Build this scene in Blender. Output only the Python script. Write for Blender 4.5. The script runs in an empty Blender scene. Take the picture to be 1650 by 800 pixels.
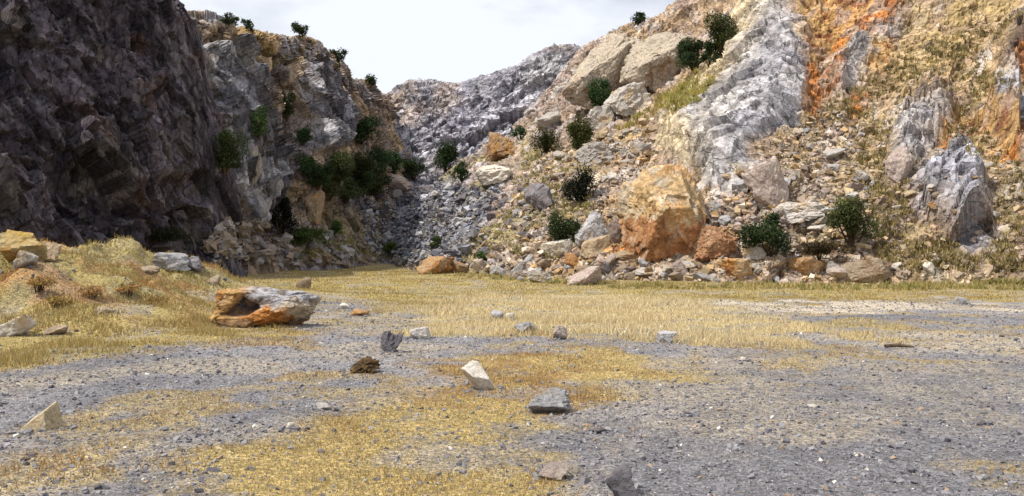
import bpy, math, random
import numpy as np
from mathutils import Vector
from mathutils.bvhtree import BVHTree

random.seed(7)
RNG = np.random.default_rng(7)
F, CX, CY, EYE = 1429.0, 825.0, 400.0, 1.6
scene = bpy.context.scene
COL = scene.collection

# ------------------------------------------------------------------ numpy noise
def _h(ix, iy, iz, seed):
    h = (ix.astype(np.int64) * 374761393 + iy.astype(np.int64) * 668265263 + iz.astype(np.int64) * 2147483647
         + seed * 1274126177) & 0xFFFFFFFF
    h = ((h ^ (h >> 13)) * 1274126177) & 0xFFFFFFFF
    h = ((h ^ (h >> 16)) * 2246822519) & 0xFFFFFFFF
    h = h ^ (h >> 15)
    return (h & 0xFFFFFF).astype(np.float32) / np.float32(0xFFFFFF)

def vnoise(p, seed=0):
    i = np.floor(p).astype(np.int64); f = (p - i).astype(np.float32)
    u = f * f * f * (f * (f * 6 - 15) + 10)
    r = 0
    for dx in (0, 1):
        wx = u[:, 0] if dx else 1 - u[:, 0]
        for dy in (0, 1):
            wy = u[:, 1] if dy else 1 - u[:, 1]
            for dz in (0, 1):
                wz = u[:, 2] if dz else 1 - u[:, 2]
                r = r + wx * wy * wz * _h(i[:, 0] + dx, i[:, 1] + dy, i[:, 2] + dz, seed)
    return r * 2 - 1

def fbm(p, oct=4, seed=0, gain=.5):
    r = 0; a = 1.; t = 0; q = np.asarray(p, dtype=np.float32)
    for k in range(oct):
        r = r + a * vnoise(q, seed + k * 17); t += a; a *= gain; q = q * 2.03 + 11.3
    return r / t * 1.6

def ridged(p, oct=4, seed=0):
    r = 0; a = 1.; t = 0; q = np.asarray(p, dtype=np.float32)
    for k in range(oct):
        r = r + a * (1 - 2 * np.abs(vnoise(q, seed + k * 13))); t += a; a *= .5; q = q * 2.1 + 5.7
    return r / t

def cells(p, seed=0):
    """broken-rock cells: returns tilt term, random per cell, distance to border"""
    p = np.asarray(p, dtype=np.float32)
    i = np.floor(p).astype(np.int64)
    b1 = np.full(len(p), 9e9, np.float32); b2 = b1.copy(); rid = np.zeros(len(p), np.float32); tl = np.zeros(len(p), np.float32)
    for dx in (-1, 0, 1):
        for dy in (-1, 0, 1):
            for dz in (-1, 0, 1):
                c = i + np.array([dx, dy, dz])
                a = [_h(c[:, 0], c[:, 1], c[:, 2], seed + s) for s in (1, 2, 3)]
                d = np.stack([p[:, k] - (c[:, k] + a[k]) for k in range(3)], 1)
                dd = (d * d).sum(1)
                m = dd < b1
                b2 = np.where(m, b1, np.minimum(b2, dd))
                t3 = [_h(c[:, 0], c[:, 1], c[:, 2], seed + s) * 2 - 1 for s in (4, 5, 6)]
                tv = d[:, 0] * t3[0] + d[:, 1] * t3[1] + d[:, 2] * t3[2]
                rid = np.where(m, _h(c[:, 0], c[:, 1], c[:, 2], seed + 7), rid)
                tl = np.where(m, tv, tl); b1 = np.where(m, dd, b1)
    return tl, rid, np.sqrt(b2) - np.sqrt(b1)

def ss(a, b, x):
    t = np.clip((x - a) / (b - a), 0, 1); return t * t * (3 - 2 * t)

def mix(a, b, t):
    a = np.asarray(a, np.float32); b = np.asarray(b, np.float32)
    return a + (b - a) * np.asarray(t, np.float32)[..., None]

def blob(X, Y, cx, cy, rx, ry, rot=0, soft=.35):
    c, s = math.cos(math.radians(rot)), math.sin(math.radians(rot))
    dx, dy = X - cx, Y - cy
    u = (dx * c + dy * s) / rx; v = (-dx * s + dy * c) / ry
    return 1 - ss(1 - soft, 1 + soft, np.sqrt(u * u + v * v))

def polysd(X, Y, poly):
    """signed distance to polygon, positive inside"""
    d = np.full(X.shape, 1e9); ins = np.zeros(X.shape, bool); n = len(poly)
    for k in range(n):
        x0, y0 = poly[k]; x1, y1 = poly[(k + 1) % n]
        ex, ey = x1 - x0, y1 - y0
        t = np.clip(((X - x0) * ex + (Y - y0) * ey) / (ex * ex + ey * ey), 0, 1)
        d = np.minimum(d, np.hypot(X - x0 - t * ex, Y - y0 - t * ey))
        if y0 != y1:
            ins ^= ((y0 > Y) != (y1 > Y)) & (X < ex * (Y - y0) / ey + x0)
    return np.where(ins, d, -d)

# ------------------------------------------------------------------ mesh / material helpers
def mk(name, V, Fc, mat, smooth=False, col=None, parent=None, loc=None):
    V = np.asarray(V, np.float32); Fc = np.asarray(Fc, np.int32); k = Fc.shape[1]
    me = bpy.data.meshes.new(name)
    me.vertices.add(len(V)); me.vertices.foreach_set('co', V.ravel())
    me.loops.add(Fc.size); me.loops.foreach_set('vertex_index', Fc.ravel())
    me.polygons.add(len(Fc)); me.polygons.foreach_set('loop_start', np.arange(0, Fc.size, k, dtype=np.int32))
    me.polygons.foreach_set('loop_total', np.full(len(Fc), k, np.int32))
    me.polygons.foreach_set('use_smooth', np.full(len(Fc), smooth, bool))
    if col is not None:
        at = me.color_attributes.new('Col', 'FLOAT_COLOR', 'POINT')
        at.data.foreach_set('color', np.concatenate([col, np.ones((len(col), 1))], 1).astype(np.float32).ravel())
    me.update(calc_edges=True); me.validate()
    me.materials.append(mat)
    o = bpy.data.objects.new(name, me); COL.objects.link(o)
    if parent: o.parent = parent
    if loc is not None: o.location = loc
    return o

def tag(o, label, cat=None, group=None, kind=None):
    o['label'] = label
    if cat: o['category'] = cat
    if group: o['group'] = group
    if kind: o['kind'] = kind
    return o

class NT:
    def __init__(s, name):
        s.m = bpy.data.materials.new(name); s.m.use_nodes = True; s.t = s.m.node_tree; s.t.nodes.clear()
        s.out = s.n('ShaderNodeOutputMaterial'); s.b = s.n('ShaderNodeBsdfPrincipled')
        s.b.inputs['Roughness'].default_value = .92; s.b.inputs['Specular IOR Level'].default_value = .2
        s.l(s.b.outputs[0], s.out.inputs['Surface'])
    def n(s, typ, **kw):
        d = s.t.nodes.new(typ)
        for k, v in kw.items(): setattr(d, k, v)
        return d
    def l(s, a, b): s.t.links.new(a, b)
    def noise(s, vec, scale, det=4, rough=.6, lac=2.):
        d = s.n('ShaderNodeTexNoise'); d.inputs['Scale'].default_value = scale; d.inputs['Detail'].default_value = det
        d.inputs['Roughness'].default_value = rough; d.inputs['Lacunarity'].default_value = lac; s.l(vec, d.inputs['Vector']); return d.outputs['Fac']
    def voro(s, vec, scale, out='Color', feature='F1'):
        d = s.n('ShaderNodeTexVoronoi', feature=feature); d.inputs['Scale'].default_value = scale; s.l(vec, d.inputs['Vector']); return d.outputs[out]
    def mr(s, v, a, b, c, d):
        m = s.n('ShaderNodeMapRange'); s.l(v, m.inputs[0])
        for i, x in enumerate((a, b, c, d)): m.inputs[i + 1].default_value = x
        return m.outputs[0]
    def math(s, op, a, b):
        m = s.n('ShaderNodeMath', operation=op)
        for i, x in enumerate((a, b)):
            if isinstance(x, (int, float)): m.inputs[i].default_value = x
            else: s.l(x, m.inputs[i])
        return m.outputs[0]
    def mixc(s, fac, a, b, bt='MIX'):
        m = s.n('ShaderNodeMix', data_type='RGBA', blend_type=bt)
        for x, i in ((fac, 0), (a, 6), (b, 7)):
            if isinstance(x, (int, float)): m.inputs[i].default_value = x
            elif isinstance(x, tuple): m.inputs[i].default_value = (*x, 1)
            else: s.l(x, m.inputs[i])
        return m.outputs[2]
    def gray(s, v):
        c = s.n('ShaderNodeCombineColor')
        for i in range(3): s.l(v, c.inputs[i])
        return c.outputs[0]
    def bump(s, h, strength, dist, prev=None):
        b = s.n('ShaderNodeBump'); b.inputs['Strength'].default_value = strength; b.inputs['Distance'].default_value = dist
        s.l(h, b.inputs['Height'])
        if prev is not None: s.l(prev, b.inputs['Normal'])
        return b.outputs[0]

def attr(t, name='Col'):
    return t.n('ShaderNodeAttribute', attribute_name=name).outputs['Color']

def terrain_mat(name, sc=1., contrast=.55, bump=.6, stretch=(1, 1, 1), rot=(0, 0, 0), cracks=1.):
    t = NT(name); tc = t.n('ShaderNodeTexCoord').outputs['Object']
    mp = t.n('ShaderNodeMapping'); mp.inputs['Scale'].default_value = stretch; mp.inputs['Rotation'].default_value = rot
    t.l(tc, mp.inputs['Vector']); v = mp.outputs[0]
    n1 = t.noise(v, .55 * sc, 8, .7); n2 = t.noise(v, 3.1 * sc, 6, .75); vc = t.voro(v, 2.3 * sc)
    sep = t.n('ShaderNodeSeparateColor'); t.l(vc, sep.inputs[0])
    g = t.math('MULTIPLY', t.mr(n1, .3, .7, 1 - contrast * .7, 1 + contrast * .7), t.mr(n2, .3, .7, 1 - contrast, 1 + contrast))
    g = t.math('MULTIPLY', g, t.mr(sep.outputs[0], 0, 1, 1 - contrast * .3, 1 + contrast * .3))
    dv = t.n('ShaderNodeVectorMath', operation='ADD'); nd = t.n('ShaderNodeTexNoise'); nd.inputs['Scale'].default_value = 1.3 * sc; nd.inputs['Detail'].default_value = 4; t.l(v, nd.inputs['Vector'])
    sc_ = t.n('ShaderNodeVectorMath', operation='SCALE'); sc_.inputs['Scale'].default_value = .9 / sc; t.l(nd.outputs['Color'], sc_.inputs[0]); t.l(v, dv.inputs[0]); t.l(sc_.outputs[0], dv.inputs[1])
    ck = t.mr(t.voro(dv.outputs[0], .5 * sc, 'Distance', 'DISTANCE_TO_EDGE'), 0, .035, 0, 1); ck2 = t.mr(t.voro(dv.outputs[0], 1.9 * sc, 'Distance', 'DISTANCE_TO_EDGE'), 0, .05, .55, 1)
    g = t.math('MULTIPLY', g, t.mr(t.math('MULTIPLY', ck, ck2), 0, 1, 1 - .32 * cracks, 1.04))
    c = t.mixc(1., attr(t), t.gray(g), 'MULTIPLY')
    t.l(c, t.b.inputs['Base Color'])
    b = t.bump(t.noise(v, 1.6 * sc, 10, .68), bump, .22 / sc)
    b = t.bump(ck, bump * cracks, .2 / sc, b); b = t.bump(ck2, bump * .5 * cracks, .06 / sc, b); b = t.bump(t.noise(v, 9 * sc, 6, .8), bump, .08 / sc, b)
    b = t.bump(t.voro(v, 3.7 * sc, 'Distance'), bump * .6, .12 / sc, b)
    t.l(b, t.b.inputs['Normal'])
    return t.m

def rock_mat(name, base, second, stain, amt, sc=1., bump=.7):
    t = NT(name); tc = t.n('ShaderNodeTexCoord').outputs['Object']; oi = t.n('ShaderNodeObjectInfo').outputs['Random']
    ad = t.n('ShaderNodeVectorMath', operation='ADD'); t.l(tc, ad.inputs[0])
    cmb = t.n('ShaderNodeCombineXYZ'); t.l(t.math('MULTIPLY', oi, 37.), cmb.inputs[0]); t.l(cmb.outputs[0], ad.inputs[1]); v = ad.outputs[0]
    n1 = t.noise(v, 1.3 * sc, 6, .65); n2 = t.noise(v, .9 * sc, 5, .7); n3 = t.noise(v, 9 * sc, 6, .75)
    c = t.mixc(t.mr(n1, .38, .62, 0, 1), base, second)
    c = t.mixc(t.mr(n2, .62 - amt * .4, .72 - amt * .3, 0, 1), c, stain)
    g = t.math('MULTIPLY', t.mr(n3, .3, .7, .55, 1.4), t.mr(oi, 0, 1, .75, 1.2))
    c = t.mixc(1., c, t.gray(g), 'MULTIPLY'); t.l(c, t.b.inputs['Base Color'])
    b = t.bump(t.noise(v, 3.5 * sc, 9, .72), bump, .25 / sc)
    t.l(b, t.b.inputs['Normal']); return t.m

def plain_mat(name, rough=.9, trans=False):
    t = NT(name); t.b.inputs['Roughness'].default_value = rough
    c = attr(t); t.l(c, t.b.inputs['Base Color'])
    if trans:
        tr = t.n('ShaderNodeBsdfTranslucent'); t.l(c, tr.inputs[0])
        mx = t.n('ShaderNodeMixShader'); mx.inputs[0].default_value = .35
        t.l(t.b.outputs[0], mx.inputs[1]); t.l(tr.outputs[0], mx.inputs[2]); t.l(mx.outputs[0], t.out.inputs['Surface'])
    return t.m

# ------------------------------------------------------------------ terrain surfaces
def W(px, py, Y):
    return np.array([(px - CX) / F * Y, Y, EYE + (CY - py) / F * Y])

def crs(P, n):
    """resample control points P (k,...) along axis 0 to n samples (Catmull-Rom)"""
    P = np.asarray(P, float); k = len(P)
    t = np.linspace(0, k - 1, n); i = np.minimum(t.astype(int), k - 2); f = (t - i).reshape(-1, *([1] * (P.ndim - 1)))
    ext = np.concatenate([[2 * P[0] - P[1]], P, [2 * P[-1] - P[-2]]])
    a, b, c, d = ext[i], ext[i + 1], ext[i + 2], ext[i + 3]
    return .5 * (2 * b + (c - a) * f + (2 * a - 5 * b + 4 * c - d) * f ** 2 + (3 * b - a - 3 * c + d) * f ** 3)

BVHS = []; UU = [None]
def surface(name, ctrl, nu, nv, disp, colour, mat, label):
    """ctrl: rows of world points from foot to ridge to the far side"""
    G = crs(np.swapaxes(crs(np.asarray(ctrl), nv), 0, 1), nu)      # (nu, nv, 3)
    G = np.swapaxes(G, 0, 1)                                         # (nv, nu, 3)
    du = np.gradient(G, axis=1); dv = np.gradient(G, axis=0)
    N = np.cross(du, dv); N /= np.linalg.norm(N, axis=2, keepdims=True) + 1e-9
    P = G.reshape(-1, 3); N = N.reshape(-1, 3)
    px = CX + F * P[:, 0] / P[:, 1]; py = CY - F * (P[:, 2] - EYE) / P[:, 1]
    vv = np.repeat(np.linspace(0, 1, nv), nu); UU[0] = np.tile(np.linspace(0, 1, nu), nv)
    d, info = disp(P, px, py, vv)
    Q = P + N * d[:, None]
    C = colour(P, px, py, vv, info, N)
    idx = np.arange(nu * nv).reshape(nv, nu)
    Fc = np.stack([idx[:-1, :-1], idx[:-1, 1:], idx[1:, 1:], idx[1:, :-1]], -1).reshape(-1, 4)
    o = mk(name, Q, Fc, mat, False, np.clip(C, .004, .9)); tag(o, label, 'hillside', kind='structure')
    BVHS.append(BVHTree.FromPolygons([tuple(map(float, q)) for q in Q], Fc.tolist()))
    return o

GREY = (.30, .295, .32); PALE = (.47, .44, .42); TAN = (.46, .325, .20); PINK = (.38, .28, .22); ORNG = (.50, .20, .045)
YEL = (.42, .31, .075); OLIVE = (.21, .185, .055); DARK = (.085, .075, .082); RUST = (.26, .105, .04)

def jitter(P, px, py, amt, s=.25, seed=3):
    return px + amt * fbm(P * s, 4, seed), py + amt * fbm(P * s, 4, seed + 40)

# right hill ---------------------------------------------------------
PXR = [640, 740, 840, 920, 1000, 1100, 1220, 1350, 1500, 1650, 1850, 2150]
def rowp(pxs, pys, Ys): return [W(a, b, c) for a, b, c in zip(pxs, pys, Ys)]
footY = [75, 54, 48.5, 46, 44.3, 43.2, 42.5, 42, 41, 39, 36, 30]
rows = [[np.array([(a - CX) / F * (Y - 1.2), Y - 1.2, -.8]) for a, Y in zip(PXR, footY)],
        rowp(PXR, [418, 385, 375, 370, 365, 352, 350, 350, 350, 350, 350, 350], [82, 66, 55, 51, 48.5, 46.8, 45.8, 45, 44, 42, 39, 33]),
        rowp(PXR, [405, 340, 310, 290, 270, 250, 230, 230, 230, 230, 230, 230], [90, 76, 66, 62, 59, 56, 52, 51, 50, 48, 44, 37]),
        rowp(PXR, [395, 305, 262, 215, 190, 150, 110, 110, 110, 110, 110, 110], [96, 84, 78, 75, 71, 68, 62, 60, 58, 55, 50, 42]),
        rowp(PXR, [385, 285, 225, 140, 100, 70, -10, -30, -40, -40, -40, -40], [100, 90, 86, 86, 83, 80, 75, 70, 67, 64, 58, 50]),
        rowp(PXR, [380, 275, 212, 95, 46, -2, -140, -180, -200, -200, -200, -200], [102, 92, 88, 95, 91, 93, 92, 90, 85, 80, 72, 62]),
        rowp(PXR, [395, 300, 250, 190, 150, 120, 60, 20, 0, 0, 0, 0], [112, 104, 104, 115, 115, 118, 118, 116, 110, 105, 98, 90])]
SLAB = [(1215, -40), (1150, 110), (1062, 190), (1056, 262), (1140, 312), (1190, 318), (1240, 240), (1290, 185), (1312, 120), (1300, 40), (1330, -60)]
CROPS = [[(1424, 275), (1436, 200), (1462, 145), (1512, 128), (1540, 160), (1525, 215), (1490, 285), (1450, 296)],
         [(1462, 300), (1485, 245), (1530, 222), (1580, 262), (1605, 310), (1600, 400), (1560, 418), (1515, 370), (1472, 350)],
         [(1590, 110), (1620, 45), (1665, 10), (1740, 40), (1720, 140), (1640, 135)],
         [(1560, 190), (1600, 140), (1660, 150), (1740, 200), (1740, 330), (1680, 330), (1620, 240)],
         [(1330, 130), (1350, 60), (1390, 50), (1420, 80), (1395, 125), (1360, 150)]]
def right_disp(P, px, py, vv):
    jx, jy = jitter(P, px, py, 14, .3)
    sd_ = polysd(jx, jy, SLAB); sl = ss(-4, 10, sd_); slw = ss(-30, 60, sd_)
    oc = np.zeros(len(P))
    for k, pl in enumerate(CROPS): oc = np.maximum(oc, ss(-8, 32, polysd(jx, jy, pl)))
    zz = np.array([.5, .55, .66]); zz /= np.linalg.norm(zz); xx = np.array([.8, -.5, -.1]); xx -= zz * (xx @ zz); xx /= np.linalg.norm(xx); R = np.stack([zz, xx, np.cross(zz, xx)]); q = P @ R.T
    t1, r1, e1 = cells(q * np.array([.16, .42, .42]), 11)
    t2, r2, e2 = cells(q * np.array([.6, 1.2, 1.2]), 23)
    t3, r3, e3 = cells(q * np.array([2.2, 2.6, 3.2]), 31)
    big = (r1 - .5) * 1.2 + t1 * .9; mid = (r2 - .5) * .34 + t2 * .3; sm = (r3 - .5) * .14 + t3 * .12
    rough = .55 + .5 * fbm(P * .11, 2, 5)
    d = fbm(P * .09, 3, 2) * 1.0 + (big * .5 + mid * 1.15) * np.clip(rough, .35, 1.15) * (1 - sl) + sm * (1.7 - 1.1 * sl)
    d += slw * 1.5 + sl * (.25 + .6 * fbm(q * np.array([.2, .35, .35]), 4, 9) + .9 * mid + .55 * big)
    d += oc * (1.15 + big * 1.5 + mid * 1.3)
    d *= ss(0, .07, vv) * .9 + .1
    return d, dict(sl=sl, oc=oc, r1=r1, r2=r2, r3=r3, e2=e2, q=q)
def right_col(P, px, py, vv, I, N):
    jx, jy = jitter(P, px, py, 16, .45, 60)
    n = fbm(P * .22, 4, 71); n2 = fbm(P * .8, 4, 77); q = I['q']
    c = mix(TAN, PINK, ss(-.35, .35, n))
    c = mix(c, PALE, ss(.6, 1.05, I['r2'] + .25 * n2) * .8)
    c = mix(c, (.24, .20, .18), ss(.8, 1., I['r3']) * .8)
    far = ss(900, 780, px)                                    # grey broken rock of the gully
    c = mix(c, mix(GREY, PINK, ss(-.2, .6, n)), far * .45); c = mix(c, mix((.33, .27, .12), (.25, .22, .09), ss(-.2, .4, n)), ss(.05, .4, fbm(P * .35, 4, 64)) * ss(1000, 930, px) * ss(200, 260, py) * .75)
    veg = ss(.0, .45, .6 * n2 + .7 * fbm(q * np.array([.12, .9, .9]), 4, 49) + .25 * fbm(P * 2.5, 3, 15) + .22) * np.maximum(
        blob(jx, jy, 1500, 260, 260, 210), blob(jx, jy, 1560, 60, 190, 90)) * (1 - I['oc'])
    c = mix(c, mix((.45, .32, .155), (.28, .21, .095), ss(-.1, .5, fbm(P * .9, 3, 44) - .002 * (150 - py))), veg * .75)
    yl = np.maximum(blob(jx, jy, 1075, 160, 95, 26, -33), blob(jx, jy, 1560, 40, 130, 40, -35))
    c = mix(c, mix((.44, .32, .14), TAN, ss(-.3, .6, n2)), yl * .75)
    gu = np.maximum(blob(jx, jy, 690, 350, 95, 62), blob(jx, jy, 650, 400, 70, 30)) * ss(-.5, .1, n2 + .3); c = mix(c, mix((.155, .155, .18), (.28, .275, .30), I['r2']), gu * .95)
    # grey slab
    st = fbm(q * np.array([.35, .8, .9]), 5, 90)
    sc = mix(mix((.34, .325, .345), (.47, .445, .445), ss(-.5, .5, st)), (.50, .40, .27), ss(.1, .6, fbm(P * .3, 4, 33)) * .7)
    sc = mix(sc, (.55, .44, .27), ss(105, 25, polysd(jx, jy, SLAB)) * ss(1235, 1150, px + .45 * (py - 160)) * .9)
    sc = mix(sc, (.17, .155, .16), ss(.5, .8, fbm(P * .9, 3, 101)) * .6)
    c = mix(c, sc, I['sl'])
    oc = mix(mix((.36, .35, .37), (.54, .50, .47), ss(-.2, .6, n2)), (.50, .39, .25), ss(.1, .6, n))
    oc = mix(oc, mix((.40, .40, .46), (.28, .27, .30), ss(-.2, .5, n2)), blob(jx, jy, 1530, 330, 70, 80))
    oc = mix(oc, (.10, .07, .06), blob(jx, jy, 1640, 80, 60, 50))
    c = mix(c, oc, I['oc'] * .9)
    o = blob(jx, jy, 1345, 28, 66, 46)
    for b in ((1326, 95, 36, 44), (1345, 78, 26, 30), (1395, 8, 50, 22), (1425, 75, 18, 30), (1385, 135, 20, 16), (1590, 205, 70, 18, 25), (1618, 245, 30, 28), (1655, 110, 16, 40), (1310, 150, 18, 30), (1250, 300, 14, 10), (1090, 385, 90, 30), (980, 400, 40, 20), (1540, 215, 30, 18)):
        o = np.maximum(o, blob(jx, jy, *b))
    o *= ss(-.75, -.1, n2 + .25)
    gp = np.maximum(blob(jx, jy, 1372, 92, 24, 34), blob(jx, jy, 1412, 28, 34, 28))
    c = mix(c, (.38, .35, .34), gp * .8)
    oc2 = mix(mix((.55, .21, .045), (.52, .32, .13), ss(.45, .6, I['r1'])), (.36, .24, .16), ss(.78, .8, I['r2'])); c = mix(c, mix(oc2, RUST, ss(.1, .5, fbm(P * 1.4, 3, 120))), o * .92)
    return c * (.62 + .56 * I['r3'])[:, None] * (.78 + .44 * I['r2'])[:, None]
right_mat = terrain_mat('right_hill_rock', 1.1, .42, .7, (1, 1.2, 1.4), (.5, .4, .3))
surface('right_hill', rows, 640, 400, right_disp, right_col, right_mat, 'sunlit tan and orange quarry slope with a grey slab face, right of the gully')

# back hill ----------------------------------------------------------
PXB = [480, 560, 600, 630, 655, 700, 740, 800, 850, 900, 960, 1040, 1120]
rb = [np.full(13, 433.), [380, 372, 368, 365, 362, 360, 358, 356, 356, 356, 356, 356, 356], [325, 318, 312, 306, 302, 300, 298, 296, 295, 295, 295, 295, 295],
      [265, 262, 258, 256, 254, 252, 250, 248, 246, 240, 240, 240, 240], [215, 205, 200, 196, 192, 190, 188, 180, 160, 145, 140, 140, 140],
      [185, 168, 158, 150, 131, 133, 138, 114, 88, 63, 61, 55, 50], [230, 215, 205, 200, 190, 190, 190, 180, 170, 160, 160, 160, 160]]
yb = [80, 95, 107, 115, 121, 130, 160]
rows = [rowp(PXB, r, [y] * 13) for r, y in zip(rb, yb)]
def back_disp(P, px, py, vv):
    R = np.array([[.8, .3, .5], [-.3, .95, 0], [-.5, -.15, .85]]); q = P @ R.T
    t1, r1, e1 = cells(q * np.array([.16, .3, .35]), 111)
    t2, r2, e2 = cells(q * np.array([.6, .8, .9]), 123)
    t3, r3, e3 = cells(q * np.array([1.5, 1.8, 2.1]), 131)
    d = fbm(P * .06, 4, 22) * 1.7 + ((r1 - .5) * 1.7 + t1 * 1.3 + (r2 - .5) * .6 + t2 * .5) * (1 - .7 * ss(.68, .8, vv)) + (r3 - .5) * .25 + t3 * .22
    low = ss(280, 330, py)
    d = d * (1 - .55 * low)
    return d * (ss(0, .07, vv) * .9 + .1), dict(r1=r1, r2=r2, r3=r3, q=q)
def back_col(P, px, py, vv, I, N):
    jx, jy = jitter(P, px, py, 16, .2, 60)
    n = fbm(P * .12, 4, 171); n2 = fbm(P * .5, 4, 177)
    c = mix((.30, .285, .31), (.46, .435, .44), ss(-.4, .5, n2))
    c = mix(c, (.38, .30, .23), ss(.25, .7, n) * .6)
    c = mix(c, (.44, .30, .18), np.maximum(blob(jx, jy, 640, 175, 60, 22), blob(jx, jy, 720, 165, 26, 30)) * .4)
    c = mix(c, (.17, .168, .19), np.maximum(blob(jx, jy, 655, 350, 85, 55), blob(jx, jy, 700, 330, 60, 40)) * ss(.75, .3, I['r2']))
    c = mix(c, (.45, .43, .44), ss(.75, .95, I['r2']) * .8)
    c = mix(c, (.38, .30, .20), blob(jx, jy, 800, 350, 90, 50) * ss(-.2, .5, n2) * .8)
    c = mix(c, (.52, .50, .47), np.maximum(blob(jx, jy, 870, 110, 45, 24, -20), blob(jx, jy, 880, 165, 22, 20)) * .6)
    return .84 * c * np.array([.98, .99, 1.05]) * (.6 + .8 * I['r3'])[:, None] * (.8 + .4 * I['r1'])[:, None]
back_mat = terrain_mat('back_hill_rock', .6, .5, .8, (1, 1.2, 1.5), (.3, .5, 0))
surface('back_hill', rows, 420, 300, back_disp, back_col, back_mat, 'grey broken rock hill closing the quarry gully at the back')

# left hill (sunlit spurs) -------------------------------------------
fx = [150, 300, 370, 430, 500, 560, 610, 645, 660]; fy = [46, 52, 56, 60, 66, 73, 80, 88, 100]
kx = [200, 285, 357, 440, 490, 532, 570, 602, 640]; kp = [10, 30, 40, 66, 63, 106, 131, 160, 200]; ky = [52, 60, 66, 76, 86, 96, 108, 122, 140]
rows = [[np.array([(a - CX) / F * (y - 1), y - 1, -.8]) for a, y in zip(fx, fy)]]
for f, s in ((.16, .22), (.36, .34), (.62, .56), (.85, .78)):
    r = []
    for i in range(9):
        p0 = W(fx[i], 400 + 2286 / fy[i], fy[i]); p1 = W(kx[i], kp[i], ky[i])
        p = p0 * (1 - s) + p1 * s; p[2] = p1[2] * f; r.append(p)
    rows.append(r)
rows.append(rowp(kx, kp, ky))
rows.append([W(a - 60, b + 60, c + 25) for a, b, c in zip(kx, kp, ky)])
SP3 = [(470, 245), (476, 110), (500, 95), (530, 130), (560, 200), (545, 240), (510, 255)]
SP2 = [(320, 215), (305, 85), (350, 85), (395, 150), (430, 250), (440, 330), (430, 380), (370, 370), (345, 300)]
def left_disp(P, px, py, vv):
    jx, jy = jitter(P, px, py, 12, .25)
    s3 = ss(-6, 14, polysd(jx, jy, SP3)); s2 = ss(-6, 14, polysd(jx, jy, SP2))
    zz = np.array([.42, .1, -.9]); zz /= np.linalg.norm(zz); xx = np.array([.5, .8, .3]); xx -= zz * (xx @ zz); xx /= np.linalg.norm(xx); R = np.stack([xx, np.cross(zz, xx), zz]); q = P @ R.T
    t1, r1, e1 = cells(q * np.array([.3, .38, .13]), 211)
    t2, r2, e2 = cells(q * np.array([.9, 1.1, .45]), 223)
    t3, r3, e3 = cells(q * np.array([2.2, 2.6, 1.3]), 231)
    d = fbm(P * .08, 4, 222) * 1.3 + (r1 - .5) * 1.3 + t1 * 1.2 + (r2 - .5) * .75 + t2 * .65 + (r3 - .5) * .28 + t3 * .24
    ap = ss(.3, .16, vv); d *= 1 - .5 * ss(.68, .82, vv)
    d *= 1 - .65 * ap
    d += s3 * 1.8 + s2 * 1.6 - 2.2 * blob(jx, jy, 452, 300, 26, 90, 10) - 1.5 * blob(jx, jy, 440, 160, 16, 80, -12)
    return d * (ss(0, .07, vv) * .9 + .1), dict(r1=r1, r2=r2, r3=r3, q=q, s3=s3, s2=s2)
def left_col(P, px, py, vv, I, N):
    jx, jy = jitter(P, px, py, 14, .3, 60)
    n = fbm(P * .2, 4, 271); n2 = fbm(P * .7, 4, 277)
    c = mix((.36, .265, .185), (.30, .245, .225), ss(-.3, .4, n)); c = mix(c, (.33, .32, .35), ss(-.05, .3, fbm(I['q'] * np.array([.3, .4, .09]), 4, 283)) * ss(620, 540, px) * .85)
    c = mix(c, (.42, .31, .20), ss(.75, .98, I['r2']))
    c = mix(c, (.36, .26, .09), ss(.1, .5, n2) * ss(200, 100, py) * .6)
    g = mix((.31, .30, .335), (.52, .50, .51), ss(-.3, .6, fbm(I['q'] * np.array([.3, 1, 1]), 4, 290)))
    g = mix(g, (.12, .11, .12), ss(.62, .85, I['r2']))
    c = mix(c, g, np.maximum(I['s3'], I['s2']))
    c = mix(c, (.40, .27, .12), blob(jx, jy, 400, 55, 70, 22) * .7)
    c = mix(c, (.37, .29, .17), blob(jx, jy, 570, 370, 90, 30, 25) * .8)
    c = mix(c, (.15, .2, .04), np.maximum.reduce([blob(jx, jy, 495, 382, 42, 12), blob(jx, jy, 627, 402, 20, 9), blob(jx, jy, 540, 370, 14, 10), blob(jx, jy, 440, 290, 14, 18), blob(jx, jy, 415, 190, 10, 22)]) * .9)
    return .76 * c * (.6 + .8 * I['r3'])[:, None] * (.8 + .4 * I['r2'])[:, None]
left_mat = terrain_mat('left_hill_rock', 1., .5, .8, (1.3, 1.3, .8), (.2, .4, 0))
surface('left_hill', rows, 420, 340, left_disp, left_col, left_mat, 'brown ridge with pale grey rock spurs behind the shaded cliff')

# dark shaded cliff ----------------------------------------------------
fx = [-750, -450, -150, 50, 190, 310, 375, 400, 340, 200]; fy = [16, 22, 30, 37, 41.5, 46.5, 50, 55, 62, 68]
kx = [-1100, -800, -350, -60, 120, 235, 290, 300, 270, 200]; kp = [-520, -360, -190, -95, -58, -28, 18, 30, 35, 35]; ky = [20, 26, 34, 42, 46.5, 50, 53, 58, 65, 72]
rows = [[np.array([(a - CX) / F * y, y, -.8]) for a, y in zip(fx, fy)]]
for f, s in ((.33, .30), (.66, .64)):
    r = []
    for i in range(10):
        p0 = np.array([(fx[i] - CX) / F * fy[i], fy[i], 0]); p1 = W(kx[i], kp[i], ky[i]); p = p0 * (1 - s) + p1 * s; p[2] = p1[2] * f; r.append(p)
    rows.append(r)
rows.append(rowp(kx, kp, ky))
rows.append([W(a, b, c) + np.array([-6, 2, -.5]) for a, b, c in zip(kx, kp, ky)])
rows.append([W(a, b, c) + np.array([-30, 8, -12]) for a, b, c in zip(kx, kp, ky)])
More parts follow.
